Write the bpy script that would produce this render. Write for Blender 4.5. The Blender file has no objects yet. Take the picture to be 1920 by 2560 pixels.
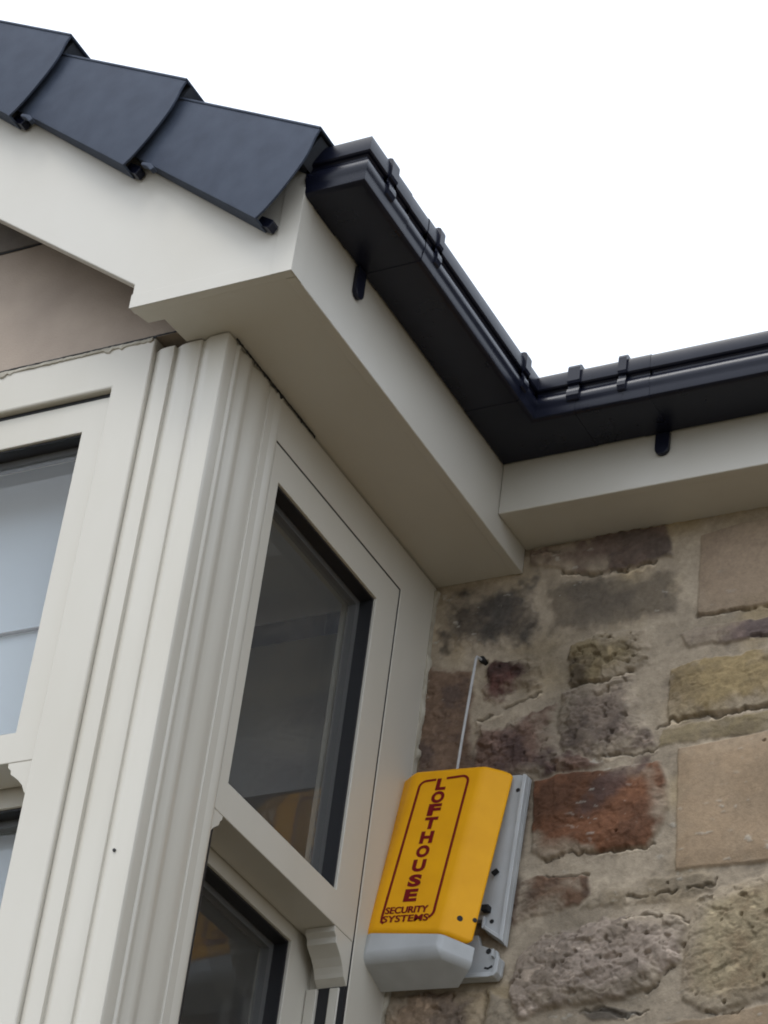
import bpy, bmesh, math, random
import numpy as np
from mathutils import Vector, Matrix

# ------------------------------------------------------------------ scene, camera, light
scene = bpy.context.scene
COL = scene.collection

cam_d = bpy.data.cameras.new("camera")
cam = bpy.data.objects.new("camera", cam_d)
COL.objects.link(cam)
RC = [[0.8886812, 0.4441712, 0.1138319], [-0.1702606, 0.5501634, -0.8175155], [-0.425743, 0.7071295, 0.5645447]]
m = Matrix.Identity(4)
for i in range(3):
    m[i][0] = RC[0][i]
    m[i][1] = -RC[1][i]
    m[i][2] = -RC[2][i]
    m[i][3] = (2.10588195, -3.729367, 1.6)[i]
cam.matrix_world = m
cam_d.sensor_fit = 'VERTICAL'
cam_d.sensor_height = 24.0
cam_d.lens = 24.0 * 6839.165 / 2560.0
cam_d.clip_start = 0.05
cam_d.clip_end = 3000
scene.camera = cam

SUN_EL, SUN_AZ = math.radians(62), math.radians(205)      # azimuth measured from +Y, clockwise
world = bpy.data.worlds.new("World")
scene.world = world
world.use_nodes = True
wn = world.node_tree.nodes; wl = world.node_tree.links
wn.clear()
sky = wn.new('ShaderNodeTexSky'); sky.sky_type = 'NISHITA'
sky.sun_disc = False
sky.sun_elevation = SUN_EL
sky.sun_rotation = SUN_AZ
sky.air_density = 1.0; sky.dust_density = 6.0; sky.ozone_density = 1.0
hs = wn.new('ShaderNodeHueSaturation'); hs.inputs['Saturation'].default_value = 0.22
mixw = wn.new('ShaderNodeMix'); mixw.data_type = 'RGBA'; mixw.inputs[0].default_value = 0.85     # even cloud cover over the clear-sky model
mixw.inputs[7].default_value = (4.6, 5.05, 5.75, 1)
bg = wn.new('ShaderNodeBackground'); bg.inputs['Strength'].default_value = 0.15
wo = wn.new('ShaderNodeOutputWorld')
wl.new(sky.outputs[0], hs.inputs['Color']); wl.new(hs.outputs[0], mixw.inputs[6]); wl.new(mixw.outputs[2], bg.inputs[0]); wl.new(bg.outputs[0], wo.inputs[0])

sun_d = bpy.data.lights.new("sun", 'SUN')
sun_d.energy = 0.5; sun_d.angle = math.radians(20); sun_d.color = (1.0, 0.97, 0.92)
sun = bpy.data.objects.new("sun", sun_d); COL.objects.link(sun)
sd = Vector((math.sin(SUN_AZ) * math.cos(SUN_EL), math.cos(SUN_AZ) * math.cos(SUN_EL), math.sin(SUN_EL)))
sun.rotation_euler = sd.to_track_quat('Z', 'Y').to_euler()
sun.location = sd * 20

scene.view_settings.view_transform = 'Standard'
scene.view_settings.look = 'None'
scene.view_settings.exposure = 1.05
scene.view_settings.gamma = 1.0
scene.view_settings.use_curve_mapping = False
scene.render.engine = 'CYCLES'
scene.cycles.max_bounces = 10
scene.cycles.transparent_max_bounces = 12
scene.cycles.filter_width = 1.9

# ------------------------------------------------------------------ helpers
def lin(r, g, b):
    f = lambda c: (c / 255.0) / 12.92 if c <= 10 else (((c / 255.0) + 0.055) / 1.055) ** 2.4
    return (f(r), f(g), f(b), 1.0)

def tag(o, label=None, cat=None, group=None, kind=None):
    if label: o["label"] = label
    if cat: o["category"] = cat
    if group: o["group"] = group
    if kind: o["kind"] = kind
    return o

def thing(name, label, cat, loc=(0, 0, 0), group=None):
    o = bpy.data.objects.new(name, None)
    o.empty_display_size = 0.05
    o.location = loc
    COL.objects.link(o)
    return tag(o, label, cat, group)

def link_mesh(name, me, mat, parent=None, bevel=0.0, seg=2, smooth=False, angle=40):
    me.name = name
    if mat is not None:
        if isinstance(mat, (list, tuple)):
            for k in mat: me.materials.append(k)
        else:
            me.materials.append(mat)
    o = bpy.data.objects.new(name, me)
    COL.objects.link(o)
    if parent is not None:
        o.parent = parent
        o.matrix_parent_inverse = Matrix.Translation(-Vector(parent.location)) if parent.rotation_euler.to_quaternion().angle < 1e-6 else Matrix.Identity(4)
    if bevel > 0:
        b = o.modifiers.new("bevel", 'BEVEL'); b.width = bevel; b.segments = seg
        b.limit_method = 'ANGLE'; b.angle_limit = math.radians(30)
        b.use_clamp_overlap = True
    if smooth:
        for p in me.polygons: p.use_smooth = True
        me.set_sharp_from_angle(angle=math.radians(angle))
        if bevel > 0: b.harden_normals = True
    return o

def bm_mesh(bm):
    bmesh.ops.recalc_face_normals(bm, faces=bm.faces[:])
    me = bpy.data.meshes.new("m")
    bm.to_mesh(me); bm.free()
    return me

def add_box(bm, x0, x1, y0, y1, z0, z1):
    v = [bm.verts.new((x, y, z)) for z in (z0, z1) for y in (y0, y1) for x in (x0, x1)]
    for f in ((0, 1, 3, 2), (4, 6, 7, 5), (0, 4, 5, 1), (2, 3, 7, 6), (0, 2, 6, 4), (1, 5, 7, 3)):
        bm.faces.new([v[i] for i in f])

def box(name, mat, parent, *b, bevel=0.0, seg=2):
    bm = bmesh.new(); add_box(bm, *b)
    return link_mesh(name, bm_mesh(bm), mat, parent, bevel, seg)

AX = {'x': lambda a, b, d: (d, a, b), 'y': lambda a, b, d: (a, d, b), 'z': lambda a, b, d: (a, b, d)}

def add_prism(bm, pts, axis, d0, d1):
    """closed polygon pts=(a,b) extruded along axis between d0 and d1"""
    f = AX[axis]
    lo = [bm.verts.new(f(a, b, d0)) for a, b in pts]
    hi = [bm.verts.new(f(a, b, d1)) for a, b in pts]
    n = len(pts)
    bm.faces.new(lo); bm.faces.new(hi[::-1])
    for i in range(n):
        j = (i + 1) % n
        bm.faces.new((lo[i], hi[i], hi[j], lo[j]))

def prism(name, mat, parent, pts, axis, d0, d1, bevel=0.0, seg=2, smooth=False):
    bm = bmesh.new(); add_prism(bm, pts, axis, d0, d1)
    return link_mesh(name, bm_mesh(bm), mat, parent, bevel, seg, smooth)

def add_ring(bm, outer, inner, axis, d0, d1):
    """rectangular mitred frame; outer / inner = (a0,a1,b0,b1)"""
    f = AX[axis]
    R = lambda r: [(r[0], r[2]), (r[1], r[2]), (r[1], r[3]), (r[0], r[3])]
    o0 = [bm.verts.new(f(a, b, d0)) for a, b in R(outer)]
    i0 = [bm.verts.new(f(a, b, d0)) for a, b in R(inner)]
    o1 = [bm.verts.new(f(a, b, d1)) for a, b in R(outer)]
    i1 = [bm.verts.new(f(a, b, d1)) for a, b in R(inner)]
    for k in range(4):
        j = (k + 1) % 4
        bm.faces.new((o0[k], o0[j], i0[j], i0[k]))
        bm.faces.new((o1[k], i1[k], i1[j], o1[j]))
        bm.faces.new((o0[k], o1[k], o1[j], o0[j]))
        bm.faces.new((i0[k], i0[j], i1[j], i1[k]))

def ring(name, mat, parent, outer, inner, axis, d0, d1, bevel=0.0, seg=2):
    bm = bmesh.new(); add_ring(bm, outer, inner, axis, d0, d1)
    return link_mesh(name, bm_mesh(bm), mat, parent, bevel, seg)

def add_tube(bm, pts, r, n=8):
    rings = []
    for k, p in enumerate(pts):
        p = Vector(p)
        d = (Vector(pts[min(k + 1, len(pts) - 1)]) - Vector(pts[max(k - 1, 0)])).normalized()
        u = d.orthogonal().normalized(); w = d.cross(u)
        rings.append([bm.verts.new(p + u * r * math.cos(2 * math.pi * i / n) + w * r * math.sin(2 * math.pi * i / n)) for i in range(n)])
    for a, b in zip(rings, rings[1:]):
        for i in range(n):
            bm.faces.new((a[i], a[(i + 1) % n], b[(i + 1) % n], b[i]))
    bm.faces.new(rings[0][::-1]); bm.faces.new(rings[-1])

# ------------------------------------------------------------------ materials
def principled(name, base, rough=0.5, spec=0.5, metallic=0.0):
    mt = bpy.data.materials.new(name); mt.use_nodes = True
    nt = mt.node_tree
    p = nt.nodes['Principled BSDF']
    p.inputs['Base Color'].default_value = base
    p.inputs['Roughness'].default_value = rough
    p.inputs['Metallic'].default_value = metallic
    p.inputs['Specular IOR Level'].default_value = spec
    return mt, nt, p

def mottled(name, c1, c2, scale=8.0, detail=5.0, rough=(0.35, 0.5), spec=0.5, bump=0.0, bscale=200.0, stretch=(1, 1, 1), lo=0.35, hi=0.7, spots=None):
    """two related tones mixed by object-space noise, with fine bump"""
    mt, nt, p = principled(name, c1, rough[0], spec)
    N = nt.nodes; L = nt.links
    tc = N.new('ShaderNodeTexCoord'); mp = N.new('ShaderNodeMapping'); mp.inputs['Scale'].default_value = stretch
    L.new(tc.outputs['Object'], mp.inputs['Vector'])
    no = N.new('ShaderNodeTexNoise'); no.inputs['Scale'].default_value = scale; no.inputs['Detail'].default_value = detail
    L.new(mp.outputs[0], no.inputs['Vector'])
    cr = N.new('ShaderNodeMapRange'); cr.inputs['From Min'].default_value = lo; cr.inputs['From Max'].default_value = hi
    L.new(no.outputs['Fac'], cr.inputs['Value'])
    mx = N.new('ShaderNodeMix'); mx.data_type = 'RGBA'
    mx.inputs[6].default_value = c1; mx.inputs[7].default_value = c2
    L.new(cr.outputs[0], mx.inputs[0])
    out = mx.outputs[2]
    if spots:
        col, sc, thr = spots
        n2 = N.new('ShaderNodeTexNoise'); n2.inputs['Scale'].default_value = sc; n2.inputs['Detail'].default_value = 3
        L.new(tc.outputs['Object'], n2.inputs['Vector'])
        r2 = N.new('ShaderNodeMapRange'); r2.inputs['From Min'].default_value = thr; r2.inputs['From Max'].default_value = thr + 0.06
        L.new(n2.outputs['Fac'], r2.inputs['Value'])
        m2 = N.new('ShaderNodeMix'); m2.data_type = 'RGBA'; m2.inputs[7].default_value = col
        L.new(out, m2.inputs[6]); L.new(r2.outputs[0], m2.inputs[0])
        out = m2.outputs[2]
    L.new(out, p.inputs['Base Color'])
    rr = N.new('ShaderNodeMapRange'); rr.inputs['To Min'].default_value = rough[0]; rr.inputs['To Max'].default_value = rough[1]
    L.new(no.outputs['Fac'], rr.inputs['Value']); L.new(rr.outputs[0], p.inputs['Roughness'])
    if bump > 0:
        nb = N.new('ShaderNodeTexNoise'); nb.inputs['Scale'].default_value = bscale; nb.inputs['Detail'].default_value = 4
        L.new(mp.outputs[0], nb.inputs['Vector'])
        b = N.new('ShaderNodeBump'); b.inputs['Strength'].default_value = bump; b.inputs['Distance'].default_value = 0.002
        L.new(nb.outputs['Fac'], b.inputs['Height']); L.new(b.outputs[0], p.inputs['Normal'])
    return mt

CREAM1 = (0.565, 0.536, 0.468, 1); CREAM2 = (0.515, 0.482, 0.408, 1)
M = {}
M['upvc'] = mottled('cream_upvc', CREAM1, CREAM2, 5, 6, (0.32, 0.45), 0.45, 0.05, 350, (1, 1, 0.35), 0.4, 0.8)
M['eaves'] = mottled('cream_fascia', (0.555, 0.53, 0.472, 1), (0.515, 0.486, 0.42, 1), 4, 6, (0.3, 0.45), 0.45, 0.05, 300, (1, 1, 1), 0.4, 0.8)
M['gasket'] = principled('black_gasket', (0.012, 0.012, 0.014, 1), 0.55)[0]
M['spacer'] = principled('spacer_bar', (0.11, 0.108, 0.105, 1), 0.4, 0.5)[0]
M['gutter'] = mottled('black_gutter_plastic', (0.006, 0.0072, 0.0165, 1), (0.009, 0.0105, 0.022, 1), 14, 5, (0.22, 0.36), 0.3, 0.03, 260)
M['slate'] = mottled('slate_grey_plastic', (0.043, 0.054, 0.080, 1), (0.064, 0.078, 0.108, 1), 26, 10, (0.66, 0.8), 0.2, 0.35, 900, lo=0.3, hi=0.72)
M['tile'] = mottled('dark_concrete_tile', (0.035, 0.04, 0.05, 1), (0.06, 0.065, 0.075, 1), 20, 6, (0.8, 0.95), 0.2, 0.3, 300)
M['yellow'] = mottled('yellow_plastic', (0.84, 0.40, 0.004, 1), (0.76, 0.35, 0.004, 1), 14, 5, (0.42, 0.55), 0.22, 0.04, 400)
M['greyp'] = mottled('grey_plastic', (0.47, 0.485, 0.49, 1), (0.40, 0.41, 0.41, 1), 18, 5, (0.38, 0.5), 0.45, 0.05, 300)
M['print'] = principled('dark_red_print', (0.17, 0.006, 0.008, 1), 0.6, 0.15)[0]
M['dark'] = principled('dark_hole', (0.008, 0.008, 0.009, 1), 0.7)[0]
M['cable'] = mottled('grey_cable', (0.5, 0.5, 0.5, 1), (0.4, 0.4, 0.4, 1), 60, 3, (0.4, 0.5))
M['blind'] = mottled('pale_blue_blind', (0.80, 0.86, 0.91, 1), (0.77, 0.835, 0.895, 1), 6, 4, (0.8, 0.9), 0.1, 0.06, 500)
def translucent_blind():
    mt = M['blind']; N = mt.node_tree.nodes; L = mt.node_tree.links
    tr = N.new('ShaderNodeBsdfTranslucent'); tr.inputs[0].default_value = (0.72, 0.78, 0.86, 1)
    mx = N.new('ShaderNodeMixShader'); mx.inputs[0].default_value = 0.22
    L.new(N['Principled BSDF'].outputs[0], mx.inputs[1]); L.new(tr.outputs[0], mx.inputs[2])
    L.new(mx.outputs[0], N['Material Output'].inputs[0])
translucent_blind()
M['room'] = mottled('room_plaster', (0.72, 0.72, 0.72, 1), (0.66, 0.66, 0.66, 1), 2, 4, (0.85, 0.95), 0.1)
M['gable'] = mottled('smooth_buff_stone', (0.40, 0.33, 0.27, 1), (0.33, 0.272, 0.225, 1), 9, 10, (0.85, 0.95), 0.15, 0.5, 260)
M['gable_dark'] = mottled('dark_weathered_stone', (0.20, 0.175, 0.15, 1), (0.13, 0.115, 0.105, 1), 16, 9, (0.85, 0.95), 0.15, 0.7, 180)
M['sealant'] = mottled('cream_sealant', (0.46, 0.425, 0.35, 1), (0.30, 0.27, 0.21, 1), 30, 5, (0.5, 0.7), 0.3, 0.2, 150)
M['ground'] = mottled('garden_ground', (0.135, 0.112, 0.080, 1), (0.10, 0.088, 0.060, 1), 1.5, 6, (0.9, 1.0), 0.1, 0.3, 30)

def glass_mat(name, ior=1.5, tint=(0.93, 0.95, 0.95, 1), gain=1.0, rough=0.0):
    mt = bpy.data.materials.new(name); mt.use_nodes = True
    N = mt.node_tree.nodes; L = mt.node_tree.links; N.clear()
    o = N.new('ShaderNodeOutputMaterial'); mx = N.new('ShaderNodeMixShader')
    t = N.new('ShaderNodeBsdfTransparent'); t.inputs[0].default_value = tint
    g = N.new('ShaderNodeBsdfGlossy'); g.inputs['Roughness'].default_value = rough
    ge = N.new('ShaderNodeNewGeometry')
    dt = N.new('ShaderNodeVectorMath'); dt.operation = 'DOT_PRODUCT'
    L.new(ge.outputs['Normal'], dt.inputs[0]); L.new(ge.outputs['Incoming'], dt.inputs[1])
    ab_ = N.new('ShaderNodeMath'); ab_.operation = 'ABSOLUTE'; L.new(dt.outputs['Value'], ab_.inputs[0])
    su = N.new('ShaderNodeMath'); su.operation = 'SUBTRACT'; su.inputs[0].default_value = 1.0; L.new(ab_.outputs[0], su.inputs[1])
    pw = N.new('ShaderNodeMath'); pw.operation = 'POWER'; pw.inputs[1].default_value = 5.0; L.new(su.outputs[0], pw.inputs[0])
    ml = N.new('ShaderNodeMath'); ml.operation = 'MULTIPLY_ADD'; ml.inputs[1].default_value = 0.93 * gain; ml.inputs[2].default_value = 0.045 * gain; ml.use_clamp = True
    L.new(pw.outputs[0], ml.inputs[0]); L.new(ml.outputs[0], mx.inputs[0])
    df = N.new('ShaderNodeBsdfDiffuse'); df.inputs[0].default_value = (0.55, 0.53, 0.49, 1)      # pale diffuse share added to haze and lighten the dark panes
    md = N.new('ShaderNodeMixShader'); md.inputs[0].default_value = 0.035
    L.new(t.outputs[0], md.inputs[1]); L.new(df.outputs[0], md.inputs[2])
    L.new(md.outputs[0], mx.inputs[1]); L.new(g.outputs[0], mx.inputs[2]); L.new(mx.outputs[0], o.inputs[0])
    return mt
M['glass'] = glass_mat('window_glass', 1.5, (0.965, 0.975, 0.975, 1), 1.0, 0.045)

# rubble stone: per-vertex stone colour (albedo) refined by fine procedural grain
def stone_mat():
    mt, nt, p = principled('rubble_stone', (0.3, 0.27, 0.22, 1), 0.9, 0.15)
    N = nt.nodes; L = nt.links
    at = N.new('ShaderNodeAttribute'); at.attribute_name = 'stone_colour'
    tc = N.new('ShaderNodeTexCoord')
    n1 = N.new('ShaderNodeTexNoise'); n1.inputs['Scale'].default_value = 90; n1.inputs['Detail'].default_value = 8; n1.inputs['Roughness'].default_value = 0.7
    L.new(tc.outputs['Object'], n1.inputs['Vector'])
    r = N.new('ShaderNodeMapRange'); r.inputs['From Min'].default_value = 0.25; r.inputs['From Max'].default_value = 0.75
    r.inputs['To Min'].default_value = 0.78; r.inputs['To Max'].default_value = 1.2
    L.new(n1.outputs['Fac'], r.inputs['Value'])
    vm = N.new('ShaderNodeVectorMath'); vm.operation = 'SCALE'
    L.new(at.outputs['Color'], vm.inputs[0]); L.new(r.outputs[0], vm.inputs['Scale'])
    L.new(vm.outputs[0], p.inputs['Base Color'])
    nb = N.new('ShaderNodeTexNoise'); nb.inputs['Scale'].default_value = 260; nb.inputs['Detail'].default_value = 6
    L.new(tc.outputs['Object'], nb.inputs['Vector'])
    b = N.new('ShaderNodeBump'); b.inputs['Strength'].default_value = 0.35; b.inputs['Distance'].default_value = 0.003
    L.new(nb.outputs['Fac'], b.inputs['Height']); L.new(b.outputs[0], p.inputs['Normal'])
    return mt
M['stone'] = stone_mat()

# ------------------------------------------------------------------ key planes (metres)
XF, YF, ZS = 0.1743, -0.9114, 4.3727          # bay eaves box: side fascia plane, front plane, underside
YB = -0.8047                                  # front plane of the bay; its side plane is x = 0; house wall y = 0
YM, ZM = -0.124, 4.424                        # fascia of the main roof: plane and lower edge
PITCH = math.radians(35.5)
CS, SN = math.cos(PITCH), math.sin(PITCH)
# ------------------------------------------------------------------ ground
bm = bmesh.new()
v = [bm.verts.new(p) for p in ((-300, -300, 0), (300, -300, 0), (300, 300, 0), (-300, 300, 0))]
bm.faces.new(v)
tag(link_mesh('ground', bm_mesh(bm), M['ground']), kind='structure')

# ------------------------------------------------------------------ rubble stone wall (one relief mesh)
STONES = {
  'purple_lintel': [(0.1835,4.4182),(0.3322,4.4293),(0.4511,4.4266),(0.4704,4.347),(0.4226,4.3457),(0.3812,4.3378),(0.3175,4.3407),(0.2515,4.363),(0.1887,4.3858)],
  'olive_grey': [(0.2273,4.3424),(0.382,4.3268),(0.4823,4.3214),(0.4856,4.2265),(0.3974,4.2244),(0.2413,4.232)],
  'dark_left': [(0.0105,4.3525),(0.1211,4.358),(0.2042,4.3588),(0.216,4.2762),(0.208,4.2218),(0.1054,4.2121),(0.0153,4.2326)],
  'tan_top': [(0.5221,4.386),(0.5852,4.3966),(0.7063,4.4043),(0.7118,4.2204),(0.6563,4.2183),(0.5249,4.2138)],
  'purple_strip': [(0.4942,4.1842),(0.5262,4.1897),(0.7126,4.1935),(0.7139,4.1491),(0.6589,4.1493),(0.5762,4.1517),(0.512,4.1533)],
  'ochre': [(0.4801,4.1131),(0.5296,4.1244),(0.5973,4.1236),(0.7144,4.1315),(0.7177,4.0187),(0.6412,4.01),(0.5555,4.0067),(0.4844,4.0052)],
  'ochre_low': [(0.4731,3.9941),(0.5638,3.9977),(0.6454,4.0016),(0.718,4.0101),(0.7193,3.9677),(0.6431,3.9608),(0.4672,3.9607)],
  'olive_rough': [(0.2805,4.1951),(0.3396,4.2166),(0.4237,4.2014),(0.4427,4.1284),(0.3764,4.1107),(0.2894,4.112)],
  'dark_red': [(0.1102,4.1239),(0.1338,4.1886),(0.206,4.1968),(0.2405,4.1678),(0.2298,4.122),(0.1555,4.1005)],
  'grey_rough': [(0.2738,4.0989),(0.4131,4.1134),(0.4293,4.0228),(0.467,3.965),(0.3675,3.9546),(0.2797,3.981)],
  'purple_rough': [(0.1095,4.0697),(0.165,4.0474),(0.2586,4.0813),(0.2797,3.981),(0.3678,3.9503),(0.3408,3.9329),(0.1268,3.9257)],
  'brown_left': [(-0.0035,4.2031),(0.0916,4.1775),(0.1024,4.0753),(0.1172,3.8967),(0.0077,3.8905),(0.0009,4.0917)],
  'tan_big': [(0.5033,3.9517),(0.555,3.9539),(0.769,3.9672),(0.7749,3.7166),(0.6747,3.714),(0.573,3.7161),(0.5121,3.7176)],
  'rust': [(0.2359,3.9253),(0.2846,3.9318),(0.3659,3.9317),(0.4745,3.9317),(0.4842,3.9005),(0.4957,3.8387),(0.4852,3.8072),(0.4594,3.7714),(0.359,3.77),(0.3047,3.7706),(0.2665,3.7673),(0.2469,3.7865)],
  'brown_chip': [(0.226,3.7329),(0.2755,3.7381),(0.3525,3.7316),(0.3588,3.6902),(0.3415,3.6714),(0.2692,3.6656),(0.2189,3.6554)],
  'olive_strip': [(0.37,3.7082),(0.4447,3.7117),(0.5766,3.7045),(0.5811,3.6754),(0.5547,3.6613),(0.4479,3.6633),(0.342,3.6649)],
  'pale_rough': [(0.2295,3.5459),(0.2384,3.586),(0.2823,3.6256),(0.3452,3.6246),(0.387,3.6483),(0.4764,3.6487),(0.52,3.6325),(0.5405,3.6175),(0.5286,3.5878),(0.5305,3.5536),(0.5048,3.5319),(0.4767,3.5012),(0.399,3.4879),(0.3499,3.4898),(0.3066,3.4912),(0.2549,3.4778),(0.231,3.4988)],
  'green_big': [(0.5577,3.6609),(0.6049,3.6787),(0.6284,3.6899),(0.7753,3.6977),(0.7803,3.4843),(0.6836,3.4707),(0.5801,3.4575),(0.5343,3.4862),(0.5337,3.5502),(0.5452,3.6138)],
  'tan_low': [(0.4924,3.4423),(0.5805,3.4485),(0.7806,3.4725),(0.7844,3.3107),(0.5009,3.3061)],
  'slate_sliver': [(0.357,3.4784),(0.3993,3.4848),(0.4788,3.4692),(0.4374,3.4597),(0.3827,3.4621)],
  'low_mid': [(0.2875,3.4623),(0.4804,3.4434),(0.4892,3.3071),(0.3027,3.2932)],
  'under_alarm': [(0.0003,3.5399),(0.0631,3.5494),(0.1775,3.5374),(0.1863,3.4833),(0.1871,3.385),(0.0119,3.3851)],
  'under_r': [(0.1891,3.533),(0.2406,3.5089),(0.2503,3.4401),(0.2405,3.3803),(0.1972,3.3781)],
  'behind': [(0.0107,4.0191),(0.109,4.0325),(0.206,3.9752),(0.2322,3.9434),(0.2363,3.8267),(0.2274,3.6466),(0.0625,3.6659),(-0.0027,3.929)],
}
CRACKS = {
  'c1': [(0.2515,4.363),(0.3177,4.3393),(0.3812,4.3378),(0.4268,4.3453),(0.4705,4.3466)],
  'c2': [(0.4611,3.9952),(0.4883,4.0068),(0.5555,4.0067),(0.5715,4.0016),(0.5986,4.0062),(0.6412,4.01),(0.6638,4.0126)],
  'c3': [(0.5249,4.2147),(0.5932,4.2156),(0.6565,4.2151),(0.7119,4.2159)],
  'c4': [(0.1117,4.0694),(0.1657,4.0831),(0.2313,4.106)],
  'c5': [(0.2894,4.112),(0.3765,4.1098),(0.4388,4.1259)],
  'c6': [(0.4674,3.9586),(0.432,3.9512),(0.3673,3.9568)],
  'c7': [(0.1865,4.4093),(0.2482,4.4019)],
  'c8': [(0.2665,3.7673),(0.3206,3.7718),(0.359,3.77),(0.4594,3.7714),(0.4715,3.7763)],
  'c9': [(0.3569,3.4799),(0.3996,3.4802),(0.437,3.4658),(0.4757,3.4704)],
  'c10': [(0.4767,3.5012),(0.5049,3.5303),(0.5192,3.5426)],
  'c11': [(0.2786,3.7394),(0.2887,3.7332),(0.3525,3.7316)],
  'c12': [(0.425,3.6375),(0.4803,3.6356),(0.5198,3.6356),(0.542,3.6173)],
  'c13': [(0.5801,3.4575),(0.6212,3.4504),(0.6383,3.4561)],
  'c14': [(0.4253,3.6772),(0.4778,3.6755),(0.5808,3.6817),(0.5832,3.6941)],
  'c15': [(0.1811,3.5338),(0.187,3.4925),(0.1822,3.462)],
  'c16': [(0.6276,4.1536),(0.6588,4.1502),(0.6943,4.1526)],
}

rng = np.random.RandomState(7)
def value_noise(x, z, seed):
    xi = np.floor(x).astype(np.int64); zi = np.floor(z).astype(np.int64)
    fx = x - xi; fz = z - zi
    fx = fx * fx * (3 - 2 * fx); fz = fz * fz * (3 - 2 * fz)
    def h(a, b):
        n = (a * 374761393 + b * 668265263 + seed * 974634777) & 0xFFFFFFFF
        n = ((n ^ (n >> 13)) * 1274126177) & 0xFFFFFFFF
        return ((n ^ (n >> 16)) & 0xFFFF) / 65535.0
    return (h(xi, zi) * (1 - fx) + h(xi + 1, zi) * fx) * (1 - fz) + (h(xi, zi + 1) * (1 - fx) + h(xi + 1, zi + 1) * fx) * fz
def fbm(x, z, freq, seed, octaves=4, gain=0.5):
    s = np.zeros_like(x); a = 1.0; t = 0.0
    for k in range(octaves):
        s += a * value_noise(x * freq + 17.3 * k, z * freq - 9.1 * k, seed + k * 11); t += a
        a *= gain; freq *= 2.03
    return s / t
def poly_sd(x, z, pts):
    """signed distance, positive inside"""
    d2 = np.full(x.shape, 1e9); ins = np.zeros(x.shape, bool)
    n = len(pts)
    for i in range(n):
        ax, az = pts[i]; bx, bz = pts[(i + 1) % n]
        ex, ez = bx - ax, bz - az
        t = np.clip(((x - ax) * ex + (z - az) * ez) / (ex * ex + ez * ez + 1e-12), 0, 1)
        d2 = np.minimum(d2, (x - ax - t * ex) ** 2 + (z - az - t * ez) ** 2)
        c = ((az > z) != (bz > z)) & (x < (bx - ax) * (z - az) / (bz - az + 1e-12) + ax)
        ins ^= c
    d = np.sqrt(d2)
    return np.where(ins, d, -d)
def line_d(x, z, pts):
    d2 = np.full(x.shape, 1e9)
    for (ax, az), (bx, bz) in zip(pts, pts[1:]):
        ex, ez = bx - ax, bz - az
        t = np.clip(((x - ax) * ex + (z - az) * ez) / (ex * ex + ez * ez + 1e-12), 0, 1)
        d2 = np.minimum(d2, (x - ax - t * ex) ** 2 + (z - az - t * ez) ** 2)
    return np.sqrt(d2)
def facets(x, z, freq, seed):
    """broken rock: irregular cells, each a tilted plane"""
    gx = x * freq; gz = z * freq
    ix = np.floor(gx).astype(np.int64); iz = np.floor(gz).astype(np.int64)
    best = np.full(x.shape, 9.0); val = np.zeros_like(x)
    def h(a, b, k):
        n = (a * 374761393 + b * 668265263 + (seed + k) * 974634777) & 0xFFFFFFFF
        n = ((n ^ (n >> 13)) * 1274126177) & 0xFFFFFFFF
        return ((n ^ (n >> 16)) & 0xFFFF) / 65535.0
    for di in (-1, 0, 1):
        for dj in (-1, 0, 1):
            a = ix + di; b = iz + dj
            dx = gx - (a + h(a, b, 1)); dz = gz - (b + h(a, b, 2))
            d = dx * dx + dz * dz
            v = (h(a, b, 3) - .5) * .7 + dx * (h(a, b, 4) - .5) * 1.6 + dz * (h(a, b, 5) - .5) * 1.6
            m_ = d < best
            val = np.where(m_, v, val); best = np.where(m_, d, best)
    return val
sstep = lambda a, b, v: (lambda t: t * t * (3 - 2 * t))(np.clip((v - a) / (b - a), 0, 1))

# colour, second colour, bulge (m), roughness amplitude (m), edge width (m), warp (m)
STYLE = dict(
 purple_lintel=((110, 92, 82), (90, 78, 71), .010, .006, .008, .006),
 olive_grey=((114, 103, 88), (98, 89, 78), .003, .004, .024, .012),
 dark_left=((98, 88, 77), (78, 73, 68), .004, .006, .022, .016),
 tan_top=((146, 127, 106), (138, 120, 101), .007, .0006, .004, .0015),
 purple_strip=((122, 104, 97), (100, 87, 84), .008, .005, .007, .004),
 ochre=((140, 122, 86), (122, 106, 78), .013, .006, .007, .005),
 ochre_low=((128, 114, 82), (112, 100, 78), .004, .004, .006, .005),
 olive_rough=((124, 110, 82), (92, 80, 64), .012, .014, .010, .008),
 dark_red=((92, 60, 54), (72, 54, 50), .010, .014, .016, .018),
 grey_rough=((122, 108, 96), (98, 86, 78), .010, .012, .012, .010),
 purple_rough=((116, 92, 80), (88, 70, 66), .012, .014, .014, .010),
 brown_left=((112, 90, 74), (92, 76, 68), .006, .008, .014, .008),
 tan_big=((153, 131, 105), (146, 126, 102), .009, .0006, .004, .0012),
 rust=((120, 79, 55), (100, 68, 50), .014, .008, .008, .004),
 brown_chip=((110, 84, 66), (92, 74, 62), .008, .007, .006, .005),
 olive_strip=((136, 122, 100), (122, 110, 92), .005, .005, .010, .006),
 pale_rough=((166, 150, 136), (138, 124, 110), .018, .015, .010, .008),
 green_big=((150, 136, 108), (134, 116, 90), .010, .010, .012, .008),
 tan_low=((153, 131, 104), (142, 123, 99), .008, .003, .006, .003),
 slate_sliver=((84, 78, 72), (70, 66, 64), .003, .004, .005, .004),
 low_mid=((140, 124, 104), (120, 106, 90), .006, .008, .010, .006),
 under_alarm=((134, 114, 94), (108, 94, 82), .008, .010, .010, .006),
 under_r=((136, 124, 106), (120, 110, 96), .008, .008, .010, .006),
 behind=((104, 88, 76), (88, 78, 70), .004, .006, .014, .008),
)
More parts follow.
